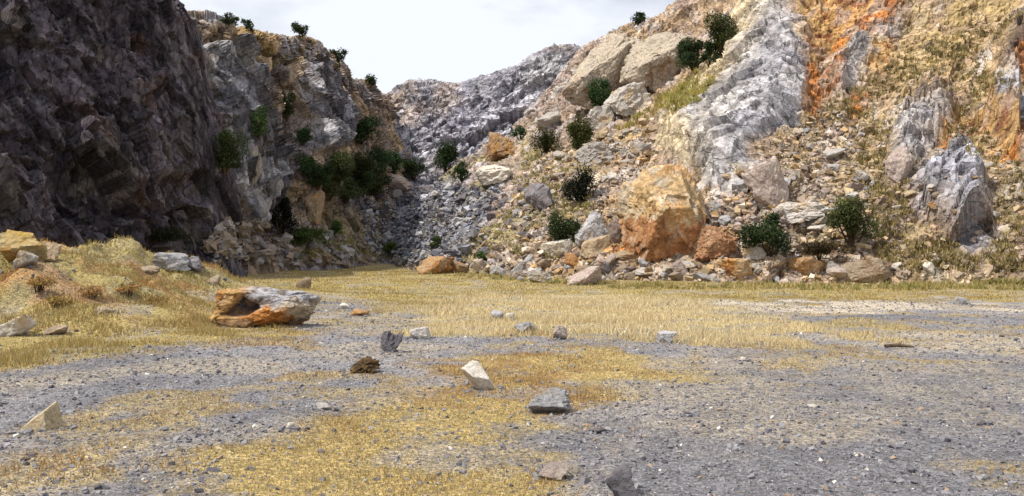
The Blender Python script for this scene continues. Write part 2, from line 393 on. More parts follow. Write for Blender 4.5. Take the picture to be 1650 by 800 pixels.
def dark_disp(P, px, py, vv):
    zz = np.array([.09, .46, -.88]); zz /= np.linalg.norm(zz); xx = np.array([.2, .85, .49]); xx -= zz * (xx @ zz); xx /= np.linalg.norm(xx); R = np.stack([xx, np.cross(zz, xx), zz]); q = P @ R.T
    t1, r1, e1 = cells(q * np.array([.34, .4, .13]), 311)
    t2, r2, e2 = cells(q * np.array([1.1, 1.2, .4]), 323)
    t3, r3, e3 = cells(q * np.array([3., 3, 1.4]), 331)
    d = fbm(P * .1, 2, 322) * .8 + (r1 - .5) * 1.3 + t1 * 1.3 + (r2 - .5) * .5 + t2 * .6 + (r3 - .5) * .18 + t3 * .22
    d *= 1 - .7 * ss(.52, .68, UU[0])
    d -= .9 * (blob(px, py, 255, 318, 60, 26, -10) + blob(px, py, 320, 305, 22, 26)) + .6 * blob(px, py, 90, 320, 40, 50)
    return d * (ss(0, .05, vv) * .9 + .1), dict(r1=r1, r2=r2, r3=r3, q=q)
def dark_col(P, px, py, vv, I, N):
    jx, jy = jitter(P, px, py, 14, .3, 60)
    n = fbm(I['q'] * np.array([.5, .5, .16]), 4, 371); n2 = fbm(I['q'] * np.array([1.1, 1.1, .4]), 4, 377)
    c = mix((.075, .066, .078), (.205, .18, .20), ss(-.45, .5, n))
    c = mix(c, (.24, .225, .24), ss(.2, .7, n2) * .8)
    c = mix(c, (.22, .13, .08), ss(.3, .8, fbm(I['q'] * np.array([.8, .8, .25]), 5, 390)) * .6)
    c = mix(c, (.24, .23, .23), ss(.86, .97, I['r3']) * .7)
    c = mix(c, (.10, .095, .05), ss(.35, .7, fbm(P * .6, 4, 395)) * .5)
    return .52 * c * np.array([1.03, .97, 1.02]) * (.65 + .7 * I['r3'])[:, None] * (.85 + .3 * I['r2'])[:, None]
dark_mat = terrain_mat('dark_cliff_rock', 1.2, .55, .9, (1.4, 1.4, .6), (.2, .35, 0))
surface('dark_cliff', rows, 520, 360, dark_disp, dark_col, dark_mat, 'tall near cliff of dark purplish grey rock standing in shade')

# ------------------------------------------------------------------ ground
def gxy(px, py):
    y = EYE * F / (py - CY); return (px - CX) / F * y, y
def ground_h(x, y):
    p = np.stack([x, y, 0 * x], 1)
    h = .05 * fbm(p * .35, 3, 501) + .12 * fbm(p * .06, 2, 505) * ss(8, 25, np.hypot(x, y))
    m = ss(-5.4, -12.2, x + .9 * fbm(p * .25, 3, 511)) * ss(14.2, 20.5, y + .8 * fbm(p * .3, 2, 512)) * (1 - ss(27, 36, y))
    h += m * (1.5 + .42 * fbm(p * .8, 3, 515) + .16 * fbm(p * 2.5, 3, 518))
    return h
# patches of dry grass on the floor: centre px,py / radii px / rot (converted to metres on the ground)
def gpoly(pts): return [gxy(*p) for p in pts]
G_NEAR = gpoly([(150, 900), (230, 790), (300, 745), (420, 730), (520, 715), (600, 680), (660, 640), (690, 605), (720, 575), (850, 560), (1000, 565), (1130, 572), (1120, 600), (1010, 625), (930, 655), (930, 690), (760, 690), (750, 720), (870, 735), (850, 790), (820, 860), (700, 1000), (300, 1050)])
G_MID = gpoly([(200, 428), (640, 424), (1000, 450), (1900, 452), (1900, 478), (1560, 482), (1300, 484), (1180, 492), (1260, 508), (1430, 522), (1420, 545), (1150, 552), (900, 548), (720, 545), (640, 530), (630, 500), (560, 480), (400, 470), (320, 500), (300, 470)])
G_RIGHT = gpoly([(1250, 535), (1450, 528), (1800, 520), (1800, 560), (1500, 570), (1350, 600), (1280, 605), (1240, 580)])
SAND = gpoly([(1170, 489), (1350, 486), (1580, 488), (1560, 500), (1300, 503)])
SAND2 = gpoly([(1380, 550), (1500, 540), (1800, 545), (1800, 575), (1500, 570)])
G_LEFT = gpoly([(-200, 470), (0, 440), (300, 480), (520, 520), (480, 545), (330, 560), (160, 575), (-50, 600), (-300, 600)])
TALL = gpoly([(600, 512), (760, 468), (1000, 472), (1180, 486), (1330, 510), (1400, 545), (1130, 553), (900, 545), (700, 540)])
def grass_mask(x, y):
    p = np.stack([x, y, 0 * x], 1)
    r = np.hypot(x, y); w = .055 * r
    jx = x + w * fbm(p * .9, 4, 521); jy = y + 1.9 * w * fbm(p * .9, 4, 531)
    S = np.clip(r * .035, .1, 2)
    def sd(poly, s=1.): return ss(-s * 1.6, s * 1.2, polysd(jx, jy, poly) / S)
    near = sd(G_NEAR); mid = sd(G_MID); right = sd(G_RIGHT) * .55; left = sd(G_LEFT)
    bank = ss(.12, .5, ground_h(x, y)) * (x < -3); left = np.maximum(left, bank)
    br = ss(-.5, .25, fbm(p * 1.3, 4, 541))
    g = np.maximum.reduce([near * (.25 + .75 * br), mid * (.45 + .55 * br), right * br, left * (.55 + .45 * br), bank * (.75 + .25 * br)])
    loose = ss(.42, .8, fbm(p * .55, 4, 551)) * .6 * ss(4, 7, r)
    sand = np.maximum(sd(SAND), .45 * sd(SAND2))
    return np.maximum(g, loose) * (1 - .9 * sand), sand, near, mid, left, sd(TALL)
ang = np.concatenate([np.linspace(-40, 40, 760), np.linspace(41, 319, 110)]) * math.pi / 180
rad = np.concatenate([[.05, .8, 1.8, 2.8], np.geomspace(3.6, 110, 560), np.geomspace(125, 1500, 14)])
A, Rr = np.meshgrid(ang, rad); gx = (np.sin(A) * Rr).ravel(); gy = (np.cos(A) * Rr).ravel()
gh = ground_h(gx, gy); P = np.stack([gx, gy, gh], 1)
gm, sand, nr, md, lf, tall = grass_mask(gx, gy)
P2 = np.stack([gx, gy, 0 * gx], 1)
n = fbm(P2 * .3, 4, 601); n2 = fbm(P2 * 2.2, 4, 607)
gc = mix((.155, .149, .158), (.222, .211, .217), ss(-.4, .5, n))
gc = mix(gc, (.32, .265, .19), ss(-.1, .6, fbm(P2 * .5, 4, 611)) * .65)
gr = mix((.35, .26, .105), (.27, .165, .065), ss(.05, .7, n2 * .6 + n * .7))
gr = mix(gr, (.52, .42, .25), tall * .8); gr = mix(gr, (.34, .28, .11), np.clip(md * .6 + lf * .5, 0, 1) * .7)
bk = ss(.15, .6, gh) * (gx < -3); gr = mix(gr, mix((.27, .215, .085), (.29, .165, .07), ss(-.1, .35, fbm(P2 * .7, 4, 640))), bk * .85); gc = mix(gc, gr, np.clip(gm * 1.05, 0, 1)); gc = mix(gc, (.50, .42, .31), sand * .85)
na = len(ang); nrd = len(rad); idx = np.arange(na * nrd).reshape(nrd, na); nx = np.roll(idx, -1, 1)
Fc = np.stack([idx[:-1], idx[1:], nx[1:], nx[:-1]], -1).reshape(-1, 4)
t = NT('gravel_ground'); tc = t.n('ShaderNodeTexCoord').outputs['Object']
vc = t.voro(tc, 26.); sp = t.n('ShaderNodeSeparateColor'); t.l(vc, sp.inputs[0])
vc2 = t.voro(tc, 70.); sp2 = t.n('ShaderNodeSeparateColor'); t.l(vc2, sp2.inputs[0])
g = t.math('MULTIPLY', t.mr(sp.outputs[0], 0, 1, .62, 1.38), t.mr(sp2.outputs[0], 0, 1, .6, 1.4))
g = t.math('MULTIPLY', g, t.mr(t.noise(tc, 1.7, 8, .75), .3, .7, .72, 1.28))
t.l(t.mixc(1., attr(t), t.gray(g), 'MULTIPLY'), t.b.inputs['Base Color'])
b = t.bump(t.voro(tc, 26., 'Distance'), .6, .03); b = t.bump(t.noise(tc, 14, 6, .75), .6, .05, b); t.l(b, t.b.inputs['Normal'])
ground = mk('ground', P, Fc, t.m, True, gc); tag(ground, 'flat quarry floor of purplish grey gravel with dry grass patches', 'ground', kind='structure')
GB = BVHTree.FromPolygons([tuple(map(float, q)) for q in P], Fc.tolist()); BVHS.append(GB)

def cast(px, py):
    d = Vector(((px - CX) / F, 1, (CY - py) / F)).normalized(); o = Vector((0, 0, EYE)); best = None
    for b in BVHS:
        h = b.ray_cast(o, d)
        if h[0] is not None and (best is None or h[3] < best[2]): best = (h[0], h[1], h[3])
    return best
def castdown(x, y):
    zs = []
    for b in BVHS:
        h = b.ray_cast(Vector((x, y, 200)), Vector((0, 0, -1)))
        if h[0] is not None: zs.append((h[0].z, h[1]))
    return max(zs, key=lambda a: a[0])

# ------------------------------------------------------------------ rocks
def ico(sub):
    import bmesh
    bm = bmesh.new(); bmesh.ops.create_icosphere(bm, subdivisions=sub, radius=1)
    V = np.array([v.co[:] for v in bm.verts]); Fc = np.array([[v.index for v in f.verts] for f in bm.faces]); bm.free(); return V, Fc
ICO = {s: ico(s) for s in (2, 3, 4, 5, 6)}
def rock_geo(sub, seed, planes=11, sharp=34., noise=.05, fixed=None, crag=.10):
    r = np.random.default_rng(seed); D, Fc = ICO[sub]
    n = r.normal(size=(planes, 3)); n /= np.linalg.norm(n, axis=1, keepdims=True)
    d = r.uniform(.5, 1., planes)
    if fixed is not None:
        fx = np.array(fixed, float); n = np.concatenate([n[:max(0, planes - 8)], fx[:, :3] / np.linalg.norm(fx[:, :3], axis=1, keepdims=True)]); d = np.concatenate([np.maximum(d[:max(0, planes - 8)], .85), fx[:, 3]])
    box = np.concatenate([np.eye(3), -np.eye(3)]); n = np.concatenate([n, box]); d = np.concatenate([d, np.full(6, 1.05)])
    q = (D @ n.T) / d                                       # 1/r of each cutting plane
    inv = np.log(np.exp(np.clip(q, 0, None) * sharp).sum(1)) / sharp
    V = D / inv[:, None]
    if crag:
        t, rr, e = cells(V * 2.1 + seed * 1.7, seed); t2, r2, e2 = cells(V * 4.6 + seed * .7, seed + 5)
        V = V * (1 + crag * ((rr - .5) * .9 + t * .8) + crag * .5 * ((r2 - .5) + t2 * .6))[:, None]
    V = V * (1 + noise * fbm(V * 1.8 + seed * 3.1, 4, seed) + noise * .6 * fbm(V * 6 + seed, 3, seed + 9))[:, None]
    e = V.max(0) - V.min(0); c = (V.max(0) + V.min(0)) / 2
    return (V - c) / e * 2, Fc                              # unit extents -1..1

MATS = dict(
    grey=rock_mat('grey_rock', (.30, .295, .31), (.40, .385, .38), (.33, .25, .17), .2, 2.2),
    pale=rock_mat('pale_rock', (.50, .46, .42), (.40, .36, .32), (.45, .33, .19), .25, 1.2),
    white=rock_mat('white_rock', (.62, .57, .50), (.52, .46, .38), (.45, .34, .2), .15, 4.),
    tan=rock_mat('tan_rock', (.44, .34, .22), (.34, .25, .165), (.45, .24, .09), .2, .9),
    pink=rock_mat('pinkish_rock', (.36, .28, .25), (.44, .37, .31), (.28, .15, .09), .15, 1.1),
    orange=rock_mat('orange_rock', (.46, .235, .075), (.40, .30, .19), (.26, .10, .04), .3, .9),
    dark=rock_mat('dark_rock', (.14, .13, .145), (.22, .2, .21), (.2, .15, .11), .15, 1.5),
    brown=rock_mat('brown_rock', (.27, .20, .14), (.36, .29, .21), (.2, .12, .07), .3, 1.2),
    slabtan=rock_mat('pale_tan_rock', (.50, .42, .28), (.42, .34, .22), (.34, .22, .11), .2, 3.),
    block=rock_mat('pale_tan_block', (.62, .52, .39), (.54, .45, .36), (.40, .22, .11), .15, .5),
    ochre=rock_mat('ochre_rock', (.55, .37, .11), (.52, .42, .24), (.40, .22, .06), .2, 1.5),
    clod=rock_mat('dried_clod', (.10, .06, .025), (.17, .10, .04), (.06, .04, .02), .3, 8, 1.),
)
_seed = [100]
def rock(px, py, w, h, mat, label, depth=.8, sub=4, planes=11, name='rock', rot=None, tilt=0, sharp=34., sink=.17, noise=.05, group=None, Y=None, seed=None, yaw=None, fixed=None, crag=.10, push=.55):
    """rock whose foot centre is seen at px,py with the seen width and height w,h (pixels)"""
    _seed[0] += 1; sd = seed or _seed[0]
    V, Fc = rock_geo(sub, sd, planes, sharp, noise, fixed, crag)
    if Y is None:
        hit = cast(px, py); p = hit[0].copy()
    else: p = Vector(W(px, py, Y))
    k = p.y / F; hw, hh, hd = w * k / 2, h * k / 2, w * k / 2 * depth
    hh *= 1 + sink
    V = V * np.array([hw, hd, hh])
    a = math.radians(tilt); c, s = math.cos(a), math.sin(a)
    V = V @ np.array([[c, 0, s], [0, 1, 0], [-s, 0, c]]).T
    y = math.radians(yaw if yaw is not None else (sd * 37 % 30 - 15)); c, s = math.cos(y), math.sin(y)
    V = V @ np.array([[c, -s, 0], [s, c, 0], [0, 0, 1]]).T
    V[:, 2] += hh - 2 * hh * sink
    o = mk(name, V, Fc, MATS[mat] if isinstance(mat, str) else mat, sub < 4, None)
    o.location = p + Vector((0, hd * push, 0))
    return tag(o, label, 'boulder' if w * k > 1.2 else 'rock', group)

exec_objects = True
# --- rocks lying on the gravel floor
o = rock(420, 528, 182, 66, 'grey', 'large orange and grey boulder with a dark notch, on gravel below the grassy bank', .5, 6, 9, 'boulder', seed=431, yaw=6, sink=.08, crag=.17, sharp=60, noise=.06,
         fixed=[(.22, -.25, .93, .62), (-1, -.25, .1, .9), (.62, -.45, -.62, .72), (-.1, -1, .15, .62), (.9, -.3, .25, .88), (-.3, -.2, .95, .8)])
V = np.empty(len(o.data.vertices) * 3, np.float32); o.data.vertices.foreach_get('co', V); V = V.reshape(-1, 3)
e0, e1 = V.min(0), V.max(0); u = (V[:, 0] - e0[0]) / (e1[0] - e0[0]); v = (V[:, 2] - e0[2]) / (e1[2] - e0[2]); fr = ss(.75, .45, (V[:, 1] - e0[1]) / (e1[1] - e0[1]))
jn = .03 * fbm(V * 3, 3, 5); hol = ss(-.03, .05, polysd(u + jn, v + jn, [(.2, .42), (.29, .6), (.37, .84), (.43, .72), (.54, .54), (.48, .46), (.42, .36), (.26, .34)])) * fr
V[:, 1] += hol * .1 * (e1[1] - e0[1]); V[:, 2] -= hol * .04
o.data.vertices.foreach_set('co', V.ravel()); n = fbm(V * 2.4, 4, 8); n2 = fbm(V * 6, 3, 18)
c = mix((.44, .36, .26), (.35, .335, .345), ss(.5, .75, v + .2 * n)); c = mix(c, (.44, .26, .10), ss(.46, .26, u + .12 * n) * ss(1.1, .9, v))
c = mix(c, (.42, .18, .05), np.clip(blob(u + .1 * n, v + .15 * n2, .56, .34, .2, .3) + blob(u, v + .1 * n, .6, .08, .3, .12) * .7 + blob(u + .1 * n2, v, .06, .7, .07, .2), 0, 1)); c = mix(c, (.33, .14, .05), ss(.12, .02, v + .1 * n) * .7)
c = mix(c, (.20, .12, .06), ss(.52, .44, u) * ss(.3, .2, v)); c = mix(c, mix((.05, .042, .046), (.14, .085, .05), ss(.6, .38, v + .1 * n2)), ss(.2, .6, hol)); c = mix(c, (.15, .10, .06), ss(.25, .5, n2) * ss(.5, .7, v) * .8)  # hollow's shade is painted into the notch and lip, along with brown stain
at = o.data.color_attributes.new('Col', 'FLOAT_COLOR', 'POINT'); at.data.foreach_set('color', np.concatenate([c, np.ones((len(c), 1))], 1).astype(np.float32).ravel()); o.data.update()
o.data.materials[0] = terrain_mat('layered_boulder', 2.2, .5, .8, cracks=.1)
rock(629, 568, 35, 36, 'dark', 'upright dark grey rock standing on gravel above the brown clod', .8, 5, 7, tilt=10, crag=.26, seed=58)
rock(677, 547, 32, 20, 'pale', 'low pale grey rock just right of the upright dark grey one', .9)
rock(770, 630, 32, 50, 'white', 'cream white pointed stone on the yellow grass', .8, 5, 8, tilt=-34, seed=22, crag=.04, yaw=5, fixed=[(.5, -.5, .7, .6), (-.9, -.3, -.2, .55), (-.2, -.7, -.6, .6)])
rock(886, 668, 70, 40, 'grey', 'flat grey slab stone with a shadowed front, on grass and gravel', .8, 5, 8, seed=25, yaw=-12, crag=.12, noise=.12, fixed=[(.15, -.7, .75, .5), (.1, -.6, -.8, .5), (-.9, -.1, .5, .9), (1, -.25, .3, .95)])
rock(801, 516, 22, 16, 'grey', 'small grey rock beside a whitish pebble at the pale grass edge', .9, 3)
rock(822, 516, 17, 12, 'white', 'small whitish stone touching the small grey rock in the pale grass', .9, 3)
rock(848, 538, 40, 20, 'grey', 'wide low grey rock lying in front of the tall pale grass', .8, 4)
rock(903, 548, 24, 24, 'pink', 'rounded pinkish grey rock in front of the tall pale grass', .8, 4)
rock(1075, 553, 32, 20, 'grey', 'dark grey rock at the right end of the tall pale grass', .8, 4)
rock(1000, 803, 48, 50, 'dark', 'bluish grey rock with a dark cut face, cut by the lower photo edge', .8, 4, 9, tilt=-12)
rock(893, 774, 50, 28, 'pink', 'streaked pinkish grey stone lying in the short grass close to the viewer', .8, 4, 10)
rock(60, 694, 58, 44, 'slabtan', 'tan slab stone tilted upright in gravel, far left of the floor', .7, 5, 8, seed=77, yaw=0, crag=.05, fixed=[(-.62, -.2, .72, .25), (1, -.25, .2, .6), (-.2, -1, .15, .5)])
rock(520, 661, 28, 11, 'pale', 'flat pale stone on the open grey gravel', .9, 3)
rock(468, 693, 14, 13, 'white', 'little cream stone on gravel beside the yellow grass', .9, 3)
rock(963, 699, 30, 8, 'dark', 'thin dark stone flake on the gravel right of the grass', .9, 3)
rock(1548, 491, 26, 13, 'grey', 'bluish grey rock at the far end of the pale sand strip', .9, 3)
rock(488, 466, 26, 20, 'brown', 'brown upright rock alone in the far yellow grass', .8, 3)
rock(343, 459, 20, 16, 'brown', 'small dark rock in grass above the orange boulder', .8, 3)
rock(555, 498, 15, 10, 'white', 'tiny white stone on the far gravel tongue', .8, 3)
rock(578, 509, 30, 11, 'orange', 'rusty brown flat stone on the far gravel tongue', .8, 3)
rock(1312, 658, 18, 6, 'white', 'thin white stone chip on the open gravel', .8, 3)
rock(1385, 736, 16, 6, 'white', 'small pale stone chip on the gravel nearest the viewer', .8, 3)
rock(1198, 582, 12, 7, 'white', 'tiny white pebble in sparse grass beyond the open gravel', .8, 3)
rock(1580, 686, 20, 9, 'dark', 'small dark stone lying on open gravel near the picture edge', .8, 3)
rock(1110, 670, 16, 8, 'dark', 'small dark stone on gravel beside the short grass', .8, 3)
rock(587, 602, 48, 28, 'clod', 'dark brown crumbly clod lying on grey gravel', .8, 4, 20, 'clod', noise=.35)
# --- bank
for (px, py, w, h, m, lb) in [
    (30, 424, 72, 56, 'ochre', 'yellow ochre boulder crowning the grassy bank'),
    (34, 432, 40, 30, 'pale', 'pale boulder leaning on the ochre one on the grassy bank'),
    (70, 420, 44, 30, 'tan', 'tan rock at the top of the grassy bank, beside the ochre boulder'),
    (22, 542, 48, 36, 'pale', 'pale weathered boulder at the foot of the grassy bank'),
    (88, 540, 38, 16, 'brown', 'low brown stone at the foot of the grassy bank'),
    (165, 505, 26, 12, 'pale', 'small pale stone half buried in the grassy bank'),
    (270, 436, 68, 30, 'grey', 'grey boulder between grassy bank and shaded cliff'),
    (305, 434, 40, 22, 'dark', 'dark flat rock touching the grey boulder below the shaded cliff'),
    (240, 442, 30, 14, 'brown', 'small brown rock at the foot of the grey boulder below the cliff'),
    (255, 400, 40, 16, 'dark', 'dark block lying directly at the foot of the shaded cliff')]:
    rock(px, py, w, h, m, lb, .8, 4, name='boulder' if w > 40 else 'rock')
# --- boulders along the foot of the right slope
for (px, py, w, h, m, lb) in [
    (698, 442, 62, 30, 'orange', 'orange flat boulder at the gully end of the foot row'),
    (738, 441, 32, 22, 'tan', 'tan boulder beside the orange flat one in the foot row'),
    (774, 440, 28, 24, 'pink', 'pinkish grey boulder second from the orange flat one'),
    (803, 444, 26, 18, 'grey', 'small grey block in the gap of the foot row'),
    (838, 444, 34, 24, 'grey', 'grey boulder just before the pale long stone'),
    (871, 456, 40, 22, 'pale', 'pale long stone lying in front of the foot row'),
    (906, 416, 66, 34, 'white', 'whitish leaning slab above the foot row'),
    (960, 410, 46, 32, 'tan', 'white and orange block right of the whitish leaning slab'),
    (925, 432, 36, 26, 'orange', 'orange block under the whitish leaning slab'),
    (943, 460, 58, 32, 'pink', 'pinkish tan boulder standing foremost in the foot row'),
    (1012, 424, 68, 22, 'tan', 'flat tan slab resting below the huge orange block'),
    (976, 444, 24, 22, 'dark', 'dark greenish block beside the foremost pinkish boulder'),
    (1046, 445, 44, 16, 'pale', 'low whitish stone in grass below the flat tan slab'),
    (1095, 441, 32, 22, 'pink', 'pinkish stone below the rusty bank'),
    (1134, 452, 38, 12, 'grey', 'flat grey stone lying in the green grass strip'),
    (1189, 449, 60, 34, 'orange', 'orange fronted boulder with a grey top'),
    (1250, 438, 40, 26, 'brown', 'brown boulder between two orange boulders'),
    (1299, 445, 64, 32, 'orange', 'broad orange tan boulder below the dark shrub'),
    (1345, 440, 26, 20, 'pale', 'small pale boulder left of the big brown one'),
    (1404, 458, 88, 44, 'brown', 'big brown grey boulder at the right end of the foot row'),
    (1498, 440, 26, 18, 'white', 'white stone alone in grass right of the big brown boulder'),
    (1440, 436, 30, 14, 'pale', 'pale flat stone behind the big brown boulder'),
    (1215, 416, 40, 22, 'pale', 'pale block above the orange fronted boulder'),
    (1170, 408, 36, 24, 'pink', 'pinkish block at the edge of the rusty bank')]:
    rock(px, py, w, h, m, lb, .8, 4, name='boulder', group='boulders along the foot of the right slope')
# --- big blocks on the right slope
hm = rock_mat('huge_orange_boulder', (.50, .32, .14), (.47, .37, .25), (.44, .18, .045), .36, .45)
o = rock(1080, 402, 156, 146, hm, 'huge tan orange block with a rust brown foot, largest on the slope', .75, 6, 9, 'boulder', seed=911, crag=.12, push=.3, yaw=4, noise=.06, sharp=50,
         fixed=[(.02, -.7, .66, .5), (-.93, -.35, .12, .62), (.8, -.38, .45, .58), (.12, -1, -.3, .56), (-.45, -.3, .85, .74), (.9, -.3, -.15, .78)])
V = np.empty(len(o.data.vertices) * 3, np.float32); o.data.vertices.foreach_get('co', V); V = V.reshape(-1, 3); v = (V[:, 2] - V[:, 2].min()) / np.ptp(V[:, 2]); n = fbm(V * .7, 4, 8); n2 = fbm(V * 2., 4, 18)
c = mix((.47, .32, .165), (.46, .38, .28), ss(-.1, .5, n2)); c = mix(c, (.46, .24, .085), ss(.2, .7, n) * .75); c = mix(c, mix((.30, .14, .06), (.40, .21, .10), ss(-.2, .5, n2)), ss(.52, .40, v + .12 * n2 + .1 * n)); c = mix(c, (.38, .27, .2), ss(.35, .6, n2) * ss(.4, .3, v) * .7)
at = o.data.color_attributes.new('Col', 'FLOAT_COLOR', 'POINT'); at.data.foreach_set('color', np.concatenate([c, np.ones((len(c), 1))], 1).astype(np.float32).ravel()); o.data.update()
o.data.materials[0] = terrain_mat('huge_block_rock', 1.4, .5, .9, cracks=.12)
rm = rock_mat('rusty_rock', (.30, .15, .075), (.36, .22, .13), (.40, .28, .19), .25, .8)
rock(1145, 414, 84, 54, rm, 'rusty brown rock against the right foot of the huge orange block', .6, 6, 12, 'boulder', noise=.1, crag=.16, push=.1)
for (px, py, w, h, m, lb, tl) in [
    (972, 160, 86, 122, 'block', 'tall tan block leaning on the skyline beside a dark crevice', 28),
    (1058, 136, 104, 98, 'block', 'tan block with a rusty foot, right of the dark crevice', 18),
    (1010, 180, 72, 44, 'pale', 'pale rounded boulder below the two tall tan blocks', -15),
    (955, 390, 60, 52, 'grey', 'squat grey boulder left of the huge orange block', 0),
    (996, 392, 36, 44, 'pink', 'striped purplish block wedged against the huge orange block', 8),
    (812, 256, 62, 44, 'orange', 'rusty brown block at the head of the gully', 8),
    (795, 292, 62, 30, 'white', 'whitish slab lying below the rusty brown gully block', -12),
    (640, 305, 58, 26, 'pink', 'pale pinkish boulder in front of the gully thicket', 4),
    (868, 334, 46, 42, 'dark', 'dark grey block on the slope left of the black bush', -14),
    (960, 262, 66, 34, 'pale', 'pale block above the black bush', -12),
    (965, 205, 50, 34, 'pale', 'pale block between the white boulder and the leafy bush', -14),
    (1288, 352, 92, 32, 'pale', 'broad pale ledge behind the twin bushes at the slope foot', -6),
    (1240, 330, 64, 76, 'pink', 'pointed grey pink outcrop with an orange spot', -25),
    (1452, 285, 46, 50, 'pink', 'pinkish knob at the foot of the grey rib', -12),
    (1030, 250, 40, 24, 'pale', 'pale stone above the huge orange block', -16),
    (885, 205, 44, 26, 'pale', 'pale boulder at the upper end of the gully side', -10),
    (405, 290, 34, 60, 'pale', 'pale grey rounded pillar on the left spur', 12),
    (412, 372, 44, 80, 'grey', 'tall grey buttress at the foot of the left spur', 16),
    (500, 350, 40, 50, 'tan', 'tan block beside the dark hollow of the left spur', 14),
    ]:
    rock(px, py, w, h, m, lb, .7, 6 if h > 90 else 5 if w > 55 else 4, 9, 'boulder', tilt=tl, sink=.2, crag=.14, push=.15 if h < 90 else -.25, fixed=None if h < 90 else [(-.62, -.45, .62, .5), (.85, -.5, .1, .7), (.3, -.9, -.2, .75), (-.2, -.3, .95, .85)])
# --- rubble of rocks, copies of a few kinds
def variants(mat, n, sub, base):
    out = []
    for k in range(n):
        V, Fc = rock_geo(sub, base + k, 9, 34, .05)
        o = mk('rock', V * .5, Fc, MATS[mat], False); COL.objects.unlink(o); out.append(o)
    return out
VAR = {m: variants(m, 5, 3, 2000 + 50 * i) for i, m in enumerate(('grey', 'pale', 'tan', 'pink', 'brown', 'orange', 'dark'))}
placed = []
def scatter(n, poly, mats, smin, smax, label, group, flat=.7, mind=6):
    xs = [p[0] for p in poly]; ys = [p[1] for p in poly]; c = 0; tries = 0
    while c < n and tries < n * 40:
        tries += 1
        px, py = random.uniform(min(xs), max(xs)), random.uniform(min(ys), max(ys))
        if polysd(np.array([px]), np.array([py]), poly)[0] < 0: continue
        if any(abs(px - a) < mind and abs(py - b) < mind * .7 for a, b in placed): continue
        hit = cast(px, py)
        if hit is None: continue
        placed.append((px, py)); s = (smin + (smax - smin) * random.random() ** 2) * hit[0].y / F
        o = random.choice(VAR[random.choice(mats)]).copy(); COL.objects.link(o)
        o.location = hit[0] + Vector((0, 0, s * .12)); o.scale = (s * random.uniform(.8, 1.3), s * random.uniform(.8, 1.2), s * flat * random.uniform(.7, 1.2))
        o.rotation_euler = (random.uniform(-.4, .4), random.uniform(-.5, .5), random.uniform(0, 6.28))
        tag(o, label, 'rock', group); c += 1
scatter(60, [(660, 436), (830, 425), (900, 400), (1010, 425), (1200, 430), (1440, 435), (1440, 452), (1000, 458), (850, 455)], ['grey', 'pink', 'tan', 'pale', 'brown'], 10, 26, 'small angular rock filling the gaps of the boulder row', 'small rocks in the boulder row', .8)
scatter(70, [(880, 260), (960, 220), (1060, 195), (1060, 260), (1000, 330), (930, 340)], ['pale', 'tan', 'pink', 'pale'], 9, 26, 'pale angular rock on the scree chute below the grassy strip', 'pale rocks on the scree chute')
scatter(70, [(1140, 310), (1240, 220), (1330, 190), (1420, 260), (1420, 330), (1330, 380), (1150, 400)], ['pale', 'tan', 'pink', 'grey'], 9, 30, 'loose tan rock on the slope between grey slab and twin bushes', 'loose tan rocks below the slab')
scatter(60, [(580, 320), (740, 300), (840, 300), (880, 390), (700, 420), (620, 400)], ['grey', 'dark', 'dark', 'grey'], 8, 22, 'dark grey rock tumbled in the gully bottom', 'dark grey rocks in the gully', .8)
scatter(40, [(335, 400), (400, 385), (470, 390), (560, 405), (570, 428), (480, 430), (340, 425)], ['brown', 'brown', 'grey', 'dark', 'pink'], 8, 30, 'brownish rock in the pile at the foot of the left spur', 'rocks piled below the left spur', .7)
scatter(45, [(1440, 300), (1640, 250), (1650, 430), (1420, 430)], ['tan', 'pink', 'pale', 'brown'], 8, 20, 'tan stone among grass tufts under the right outcrops', 'stones among tufts under the outcrops')

